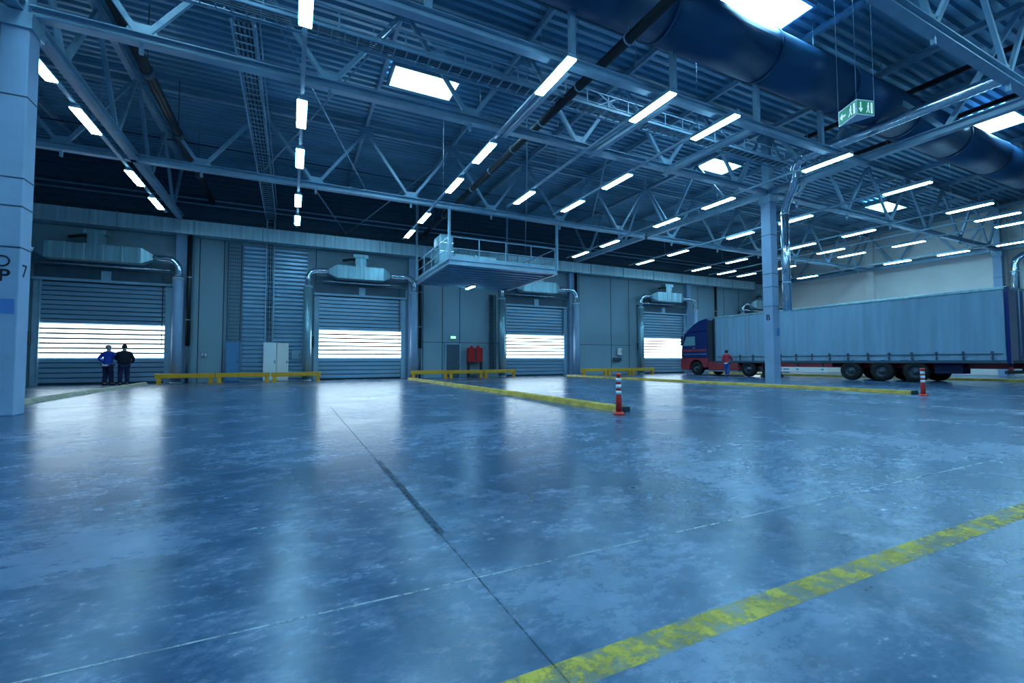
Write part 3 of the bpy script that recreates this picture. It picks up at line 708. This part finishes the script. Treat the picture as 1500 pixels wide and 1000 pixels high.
f = bpy.data.objects['floor']
WLf = WL['floor']
def flat(name, x0, x1, y0, y1, m, z=.0015):
    n_ = 60 if x1-x0 > y1-y0 else 1
    b = MB()
    b.box(x0, x1, y0, y1, z-.001, z); return b.build(name, m, f)
flat('yellow_marking', -1.5, 42, 1.27, 1.405, M_paint)
flat('joint_line', -12, 42, 2.108, 2.12, M_joint)
flat('dark_joint', .82, .875, 2.75, 5.0, M_jdark); flat('dark_joint', .835, .843, -3, 12, M_jdark)
flat('dark_joint', 9.2, 42, 8.0, 8.03, M_jdark); flat('dark_joint', 12.3, 12.32, -4, 27, M_jdark)
flat('dark_joint', -14, 42, 14.3, 14.33, M_jdark)

# striped posts
def post(x, y, label):
    t = thing('striped_post', label, 'safety post', (x, y, 0), 'red and white safety posts')
    MB().lathe([(0, 0), (.12, 0), (.12, .02), (.085, .05), (.07, .06), (0, .06)], (x, y, 0)).build('base', M_red, t)
    MB().lathe([(.0, .05), (.062, .05), (.058, .30), (.05, .40), (.045, .76), (.06, .77), (.06, .80), (.035, .815), (0, .815)], (x, y, 0)).build('shaft', M_red, t)
    for z in (.395, .52, .645): MB().lathe([(.0, z), (.0535, z), (.053, z+.075), (0, z+.075)], (x, y, 0)).build('white_band', M_rwhite, t)
    for z in (.475, .60): MB().lathe([(.0, z), (.0515, z), (.0515, z+.042), (0, z+.042)], (x, y, 0)).build('dark_band', M_redd, t)
post(5.82, 7.15, 'red and white striped safety post, the nearer one at the end of a yellow kerb')
post(16.66, 6.7, 'red and white striped safety post, the farther one in front of the trailer wheels')

# ------------------------------------------------------------------ trailer
tx0, tx1, ty0, ty1 = 26.6, 29.1, 7.78, 22.3
t = thing('semi_trailer', 'long curtain-sided grey semi trailer parked behind the middle column', 'trailer', (27.85, 15, 0))
def wheel(parent, x, y, side, r=.5, wd=.3, twin=False):
    o = -1 if side < 0 else 1
    xo = x; R = r
    prof = [(R*.56, 0), (R*.62, -.01), (R*.95, .0), (R, .05), (R, wd-.05), (R*.95, wd), (R*.56, wd)]
    prof = [(a, h*(-o) if o > 0 else h) for a, h in prof]
    wz = MB().lathe(prof, (xo, y, R), 'x', 28).build('wheel', M_rub, parent)
    s = 1 if o < 0 else -1
    MB().lathe([(R*.58, s*.0), (R*.55, s*.03), (R*.50, s*.10), (R*.30, s*.12), (R*.27, s*.05), (0, s*.05)], (xo, y, R), 'x', 24).build('rim', M_rim, wz)
    hb = MB().lathe([(.11, s*.12), (.11, s*-.0), (.07, s*-.03), (0, s*-.03)], (xo, y, R), 'x', 14)
    for k in range(8):
        a = 2*pi*k/8; hb.lathe([(.018, s*.12), (.018, s*.05), (0, s*.05)], (xo, y+.19*cos(a), R+.19*sin(a)), 'x', 6)
    hb.build('hub', M_rim, wz)
# curtain with folds
nn = 260; vs = []; fs = []
for i in range(nn+1):
    y = ty0+.12+(ty1-ty0-.2)*i/nn
    a = .028*sin(y*8.1)+.018*sin(y*19.7+1)+.014*sin(y*3.3)
    for z, k in ((1.02, .3), (1.4, .8), (2.5, 1), (3.7, .8), (3.98, .15)): vs.append((tx0+.02-a*k, y, z))
for i in range(nn):
    for j in range(4): fs.append((i*5+j, (i+1)*5+j, (i+1)*5+j+1, i*5+j+1))
MB().add(vs, fs, True).build('side_curtain', M_tcurt, t)
MB().box(tx0+.06, tx1, ty0+.08, ty1-.04, 1.0, 4.0).build('load_box', M_tcurt, t)
MB().box(tx0-.02, tx1+.02, ty0, ty1, 3.98, 4.1).build('roof_rail', M_galv_soft, t, bevel=.02)
MB().box(tx0-.005, tx1+.005, ty0, ty1, .9, 1.03).build('side_rail', M_steel_dark, t)
MB().box(tx0, tx1, ty1-.05, ty1+.03, .9, 4.05).build('front_bulkhead', M_seam, t)
for x in (tx0+.05, tx1-.05): MB().box(x-.07, x+.07, ty0-.03, ty0+.09, .9, 4.08).build('rear_post', M_navy, t)
for s in (-1, 1):
    xa = (tx0+tx1)/2+s*.6; dd = MB().box(xa-.58, xa+.58, ty0-.01, ty0+.04, 1.0, 3.98).build('rear_door', M_navy, t, bevel=.01)
    MB().tube([(xa-s*.35, ty0-.04, 1.0), (xa-s*.35, ty0-.04, 3.98)], .02, 8).build('lock_rod', M_steel, dd)
ys_s = [8.3+.92*k for k in range(15)]
for y in ys_s:
    sgl = MB().box(tx0-.035, tx0-.02, y-.025, y+.025, 1.02, 1.42).box(tx0-.06, tx0-.02, y-.05, y+.05, 1.30, 1.40).box(tx0-.05, tx0-.02, y-.04, y+.04, 1.06, 1.16)
    sgl.build('buckle_strap', M_steel_dark, t)
MB().box(tx0-.03, tx0-.012, ty0+.2, ty1-.2, 1.27, 1.31).build('hem_strip', M_steel_dark, t)
for x in (27.2, 28.5): MB().ibar((x, ty0+.1, .78), (x, ty1-.3, .78), .14, .26, .02).build('chassis_beam', M_tred, t)
MB().box(tx0+.12, tx1-.12, 14.7, 18.6, .68, .92).build('pallet_box', M_tred, t)
MB().box(tx0+.02, tx0+.06, 14.9, 18.4, .38, .50).box(tx0+.02, tx0+.06, 14.9, 18.4, .56, .66).build('side_guard', M_white, t)
for y in (15.2, 16.6, 18.1): MB().box(tx0+.05, tx0+.12, y-.04, y+.04, .36, .92).build('guard_bracket', M_steel_dark, t)
for y in (13.77, 12.37, 11.0):
    wheel(t, tx0+.04, y, -1); wheel(t, tx1-.04, y, 1)
    MB().tube([(tx0+.2, y, .5), (tx1-.2, y, .5)], .07, 10).build('axle', M_seam, t)
MB().box(tx0+.25, tx0+1.0, 9.35, 10.35, .42, .9).build('tool_box', M_navyj, t, bevel=.02)
MB().box(tx0+.1, tx1-.1, 7.9, 8.0, .45, .58).box(tx0+.5, tx0+.6, 7.9, 8.0, .5, .9).box(tx1-.6, tx1-.5, 7.9, 8.0, .5, .9).build('bumper_bar', M_seam, t)
MB().box(tx0+.25, tx0+.55, 7.86, 7.92, .6, .72).box(tx1-.55, tx1-.25, 7.86, 7.92, .6, .72).build('tail_light', M_redd, t)
for x in (27.0, 28.7): MB().box(x-.05, x+.05, 18.9, 19.0, .12, .9).box(x-.14, x+.14, 18.85, 19.05, .0, .12).build('landing_leg', M_seam, t)
for y in (13.77, 12.37, 11.0):
    MB().prism([(y-.62, .98), (y-.5, 1.05), (y+.5, 1.05), (y+.62, .98), (y+.5, 1.01), (y-.5, 1.01)], 'x', tx0+.02, tx0+.4).build('mudguard', M_seam, t)

# ------------------------------------------------------------------ tractor
t = thing('truck_tractor', 'dark blue and red truck tractor coupled to the front of the trailer', 'truck', (27.85, 23.5, 0))
cx0, cx1 = 26.6, 29.1
# cab silhouette (y,z): rear is toward the camera side (small y)
body = [(22.85, 1.25), (22.85, 3.15), (24.95, 3.12), (25.12, 2.7), (25.28, 1.85), (25.28, 1.25)]
MB().prism(body, 'x', cx0, cx1).build('cab_shell', M_navy, t, bevel=.06)
fair = [(22.85, 3.15), (22.85, 4.02), (23.15, 4.05), (23.7, 3.93), (24.3, 3.62), (24.75, 3.25), (24.9, 3.12)]
MB().prism(fair, 'x', cx0+.06, cx1-.06).build('roof_fairing', M_navy, t, bevel=.08)
MB().prism([(24.35, 3.55), (24.95, 3.18), (25.2, 3.18), (25.2, 3.26), (24.5, 3.66)], 'x', cx0+.1, cx1-.1).build('sun_visor', M_steel, t)
low = [(22.85, 1.25), (22.85, .55), (23.28, .55)]+[(23.9+.62*cos(a), .5+.62*sin(a)) for a in [radians(q) for q in (172, 150, 130, 110, 90, 70, 50, 30, 10)]]+[(24.55, .35), (25.32, .35), (25.34, .9), (25.3, 1.25)]
MB().prism(low, 'x', cx0, cx1).build('lower_body', M_tred, t, bevel=.03)
MB().box(cx0-.012, cx0+.02, 22.95, 25.22, 1.72, 1.88).build('red_stripe', M_tred, t)
MB().box(cx0-.012, cx0+.02, 22.95, 25.0, 1.5, 1.53).build('pale_stripe', M_steel, t)
win = [(23.95, 2.15), (23.95, 2.82), (24.75, 2.82), (25.05, 2.25), (25.05, 2.15)]
MB().prism(win, 'x', cx0-.015, cx0+.03).build('side_window', M_glass, t)
MB().prism([(25.13, 2.15), (24.98, 3.0), (25.02, 3.0), (25.24, 2.15)], 'x', cx0+.12, cx1-.12).build('windscreen', M_glass, t)
MB().box(cx0-.22, cx0-.1, 25.0, 25.12, 2.15, 2.85).box(cx0-.12, cx0, 25.04, 25.08, 2.75, 2.79).build('mirror', M_seam, t, bevel=.015)
MB().box(cx0-.03, cx0, 23.98, 24.15, 1.95, 2.0).build('door_handle', M_steel, t)
for a_, z_ in ((23.86, 2.9), (25.1, 2.5)): MB().box(cx0-.008, cx0+.01, a_, a_+.02, 1.3, z_).build('door_gap', M_seam, t)
MB().box(cx0+.03, cx1-.03, 22.45, 22.87, 1.0, 3.9).build('side_deflector', M_seam, t)
MB().prism([(20.45, .38), (22.85, .38), (22.85, .98), (20.45, .98)], 'x', cx0+.02, cx0+.55).build('fuel_tank_skirt', M_tred, t, bevel=.04)
MB().prism([(20.45, .38), (22.85, .38), (22.85, .98), (20.45, .98)], 'x', cx1-.55, cx1-.02).build('fuel_tank_skirt', M_tred, t, bevel=.04)
MB().box(cx0+.05, cx0+.4, 20.5, 22.8, .30, .36).build('step', M_steel, t)
for x in (27.4, 28.3): MB().ibar((x, 19.0, .8), (x, 23, .8), .12, .26, .02).build('chassis_beam', M_tred, t)
MB().prism([(19.0, .98), (20.2, .98), (20.0, 1.06), (19.2, 1.06)], 'x', cx0+.05, cx1-.05).build('rear_mudguard', M_seam, t)
for y in (23.9, 19.75): 
    wheel(t, cx0+.04, y, -1); wheel(t, cx1-.04, y, 1)
MB().box(cx0+.2, cx1-.2, 25.3, 25.36, .45, .75).build('bumper', M_tred, t)
MB().box(cx0+.15, cx0+.5, 25.28, 25.34, .8, 1.0).box(cx1-.5, cx1-.15, 25.28, 25.34, .8, 1.0).build('headlight', M_white, t)

# ------------------------------------------------------------------ people
def skin_obj(name, verts, edges, radii, m, parent, root=0, sub=2):
    me = bpy.data.meshes.new(name); me.from_pydata(verts, edges, [])
    o = bpy.data.objects.new(name, me); C.objects.link(o); o.parent = parent
    bm = bmesh.new(); bm.from_mesh(me); ly = bm.verts.layers.skin.verify(); bm.verts.ensure_lookup_table()
    for i, v in enumerate(bm.verts):
        r_ = radii[i]; v[ly].radius = r_ if isinstance(r_, tuple) else (r_, r_); v[ly].use_root = (i == root)
    bm.to_mesh(me); bm.free()
    s = o.modifiers.new('skin', 'SKIN'); s.use_smooth_shade = True
    d_ = o.modifiers.new('sub', 'SUBSURF'); d_.levels = sub; d_.render_levels = sub
    me.materials.append(m)
    return o
def person(loc, rot, label, jacket, trousers, hairm, elbows, wrists, hair='short', belly=1.0, lean=0, sc_=1.0, legs=((.02, 0), (.02, 0)), shirt=False):
    t = thing('person', label, 'person', loc); t.rotation_euler = (0, 0, rot); t.scale = (sc_,)*3
    WL[t.name] = Vector((0, 0, 0))
    V = []; E = []; R = []
    def v(p, r_, c=None):
        V.append(p); R.append(r_)
        if c is not None: E.append((c, len(V)-1))
        return len(V)-1
    L_ = lean
    pel = v((0, 0, .96), .13); sp = v((0, .01, 1.12), .12, pel); ch = v((0, .02+L_*.5, 1.32), .13, sp); nk0 = v((0, .01+L_, 1.46), .075, ch); nk = v((0, .02+L_, 1.53), .055, nk0)
    hd = v((0, .035+L_, 1.60), (.09, .1), nk); ht = v((0, .03+L_, 1.675), (.098, .11), hd); v((0, .025+L_, 1.735), (.07, .08), ht)
    v((0, .135+L_, 1.625), .012, hd)       # nose
    arms = []
    for s, el, wr in ((-1, elbows[0], wrists[0]), (1, elbows[1], wrists[1])):
        sh = v((s*.185, .01+L_, 1.41), .062, nk0); e = v(el, .045, sh); w_ = v(wr, .03, e)
        dv = (Vector(wr)-Vector(el)).normalized(); pal = Vector(wr)+dv*.06; pi_ = v(tuple(pal), (.036, .02), w_)
        side = dv.cross(Vector((0, 1, .2))).normalized()
        for k, (off, ln) in enumerate(((-.03, .075), (-.01, .085), (.01, .08), (.03, .062))):
            a = pal+side*off+dv*.035; a1 = v(tuple(a), .0095, pi_); a2 = v(tuple(a+dv*ln*.55+Vector((0, .008, -.01))), .009, a1); v(tuple(a+dv*ln+Vector((0, .02, -.025))), .0075, a2)
        th = v(tuple(pal-side*.035-dv*.01), .011, pi_); v(tuple(pal-side*.06+dv*.03), .009, th)
        arms.append((el, wr))
    for s, (kf, af) in zip((-1, 1), legs):
        hp = v((s*.095, 0, .90), .095, pel); kn = v((s*.11, .02+kf, .50), .06, hp); an = v((s*.12, af, .10), .042, kn); v((s*.13, af+.06, .05), .035, an); 
    skin_obj('body', V, E, R, M_skin, t)
    # jacket
    V = []; E = []; R = []
    b_ = v((0, 0, .86), (.175*belly, .14*belly)); b1 = v((0, .01, 1.05), (.18*belly, .14*belly), b_); b2 = v((0, .02+L_*.5, 1.28), (.19*belly, .14), b1); b3 = v((0, .01+L_, 1.42), (.15, .12), b2); v((0, .015+L_, 1.51), (.085, .085), b3)
    for s, (el, wr) in zip((-1, 1), arms):
        sh = v((s*.19, .01+L_, 1.385), .1, b3); e = v(el, .066, sh); v(tuple(Vector(el).lerp(Vector(wr), .93)), .047, e)
    skin_obj('jacket', V, E, R, jacket, t)
    V = []; E = []; R = []
    pel = v((0, 0, .93), (.17, .14))
    for s, (kf, af) in zip((-1, 1), legs):
        hp = v((s*.1, 0, .84), .12, pel); kn = v((s*.115, .02+kf, .50), .1, hp); v((s*.125, af, .10), .08, kn)
    skin_obj('trousers', V, E, R, trousers, t)
    for s, (kf, af) in zip((-1, 1), legs):
        b = MB().ellipsoid((s*.13, af+.06, .05), (.052, .14, .05)).box(s*.13-.045, s*.13+.045, af-.06, af+.17, 0, .025); b.build('shoe', M_blackj, t)
    hm = MB().ellipsoid((0, .005+L_, 1.69), (.103, .115, .098))
    if hair == 'cap': hm.box(-.07, .07, .08+L_, .19+L_, 1.69, 1.705)
    else: hm.ellipsoid((0, -.02+L_, 1.65), (.095, .085, .09))
    hm.build('cap' if hair == 'cap' else 'hair', hairm, t)
    ee = MB()
    for s in (-1, 1): ee.ellipsoid((s*.03, .12+L_, 1.645), (.012, .01, .008), 8, 6)
    ee.build('eye', M_seam, t)
    er = MB()
    for s in (-1, 1): er.ellipsoid((s*.09, .03+L_, 1.63), (.012, .02, .03), 8, 6)
    er.build('ear', M_skin, t)
    if shirt: MB().lathe([(.17*belly, 0), (.19*belly, .02), (.185*belly, .07), (.15, .08)], (0, 0, .84)).build('shirt_hem', M_white, t)
    return t
person((-7.62, 26.95, 0), radians(-25), 'person in a blue work jacket and dark trousers, grey hair, hand on hip', M_bluej, M_navyj, M_hair,
       ((-.36, -.08, 1.17), (.26, .12, 1.15)), ((-.17, .06, 1.0), (.16, .34, 1.22)), shirt=True, sc_=1.05, belly=1.1, legs=((.02, -.02), (.03, .06)))
person((-6.98, 26.75, 0), radians(18), 'person in a bulky black jacket and dark cap standing beside the blue-clad man', M_blackj, M_navyj, M_hair2,
       ((-.29, .1, 1.14), (.33, .02, 1.12)), ((-.12, .3, 1.12), (.26, .2, .95)), hair='cap', belly=1.42, sc_=1.06, legs=((.0, -.03), (.05, .06)))
person((25.9, 20.75, 0), radians(-75), 'person in a red jacket and blue trousers walking beside the truck', M_redj, M_bluet, M_hair2,
       ((-.24, -.05, 1.13), (.27, .12, 1.15)), ((-.25, .08, .9), (.22, .34, 1.1)), shirt=True, sc_=.98, legs=((.12, .18), (-.02, -.18)))
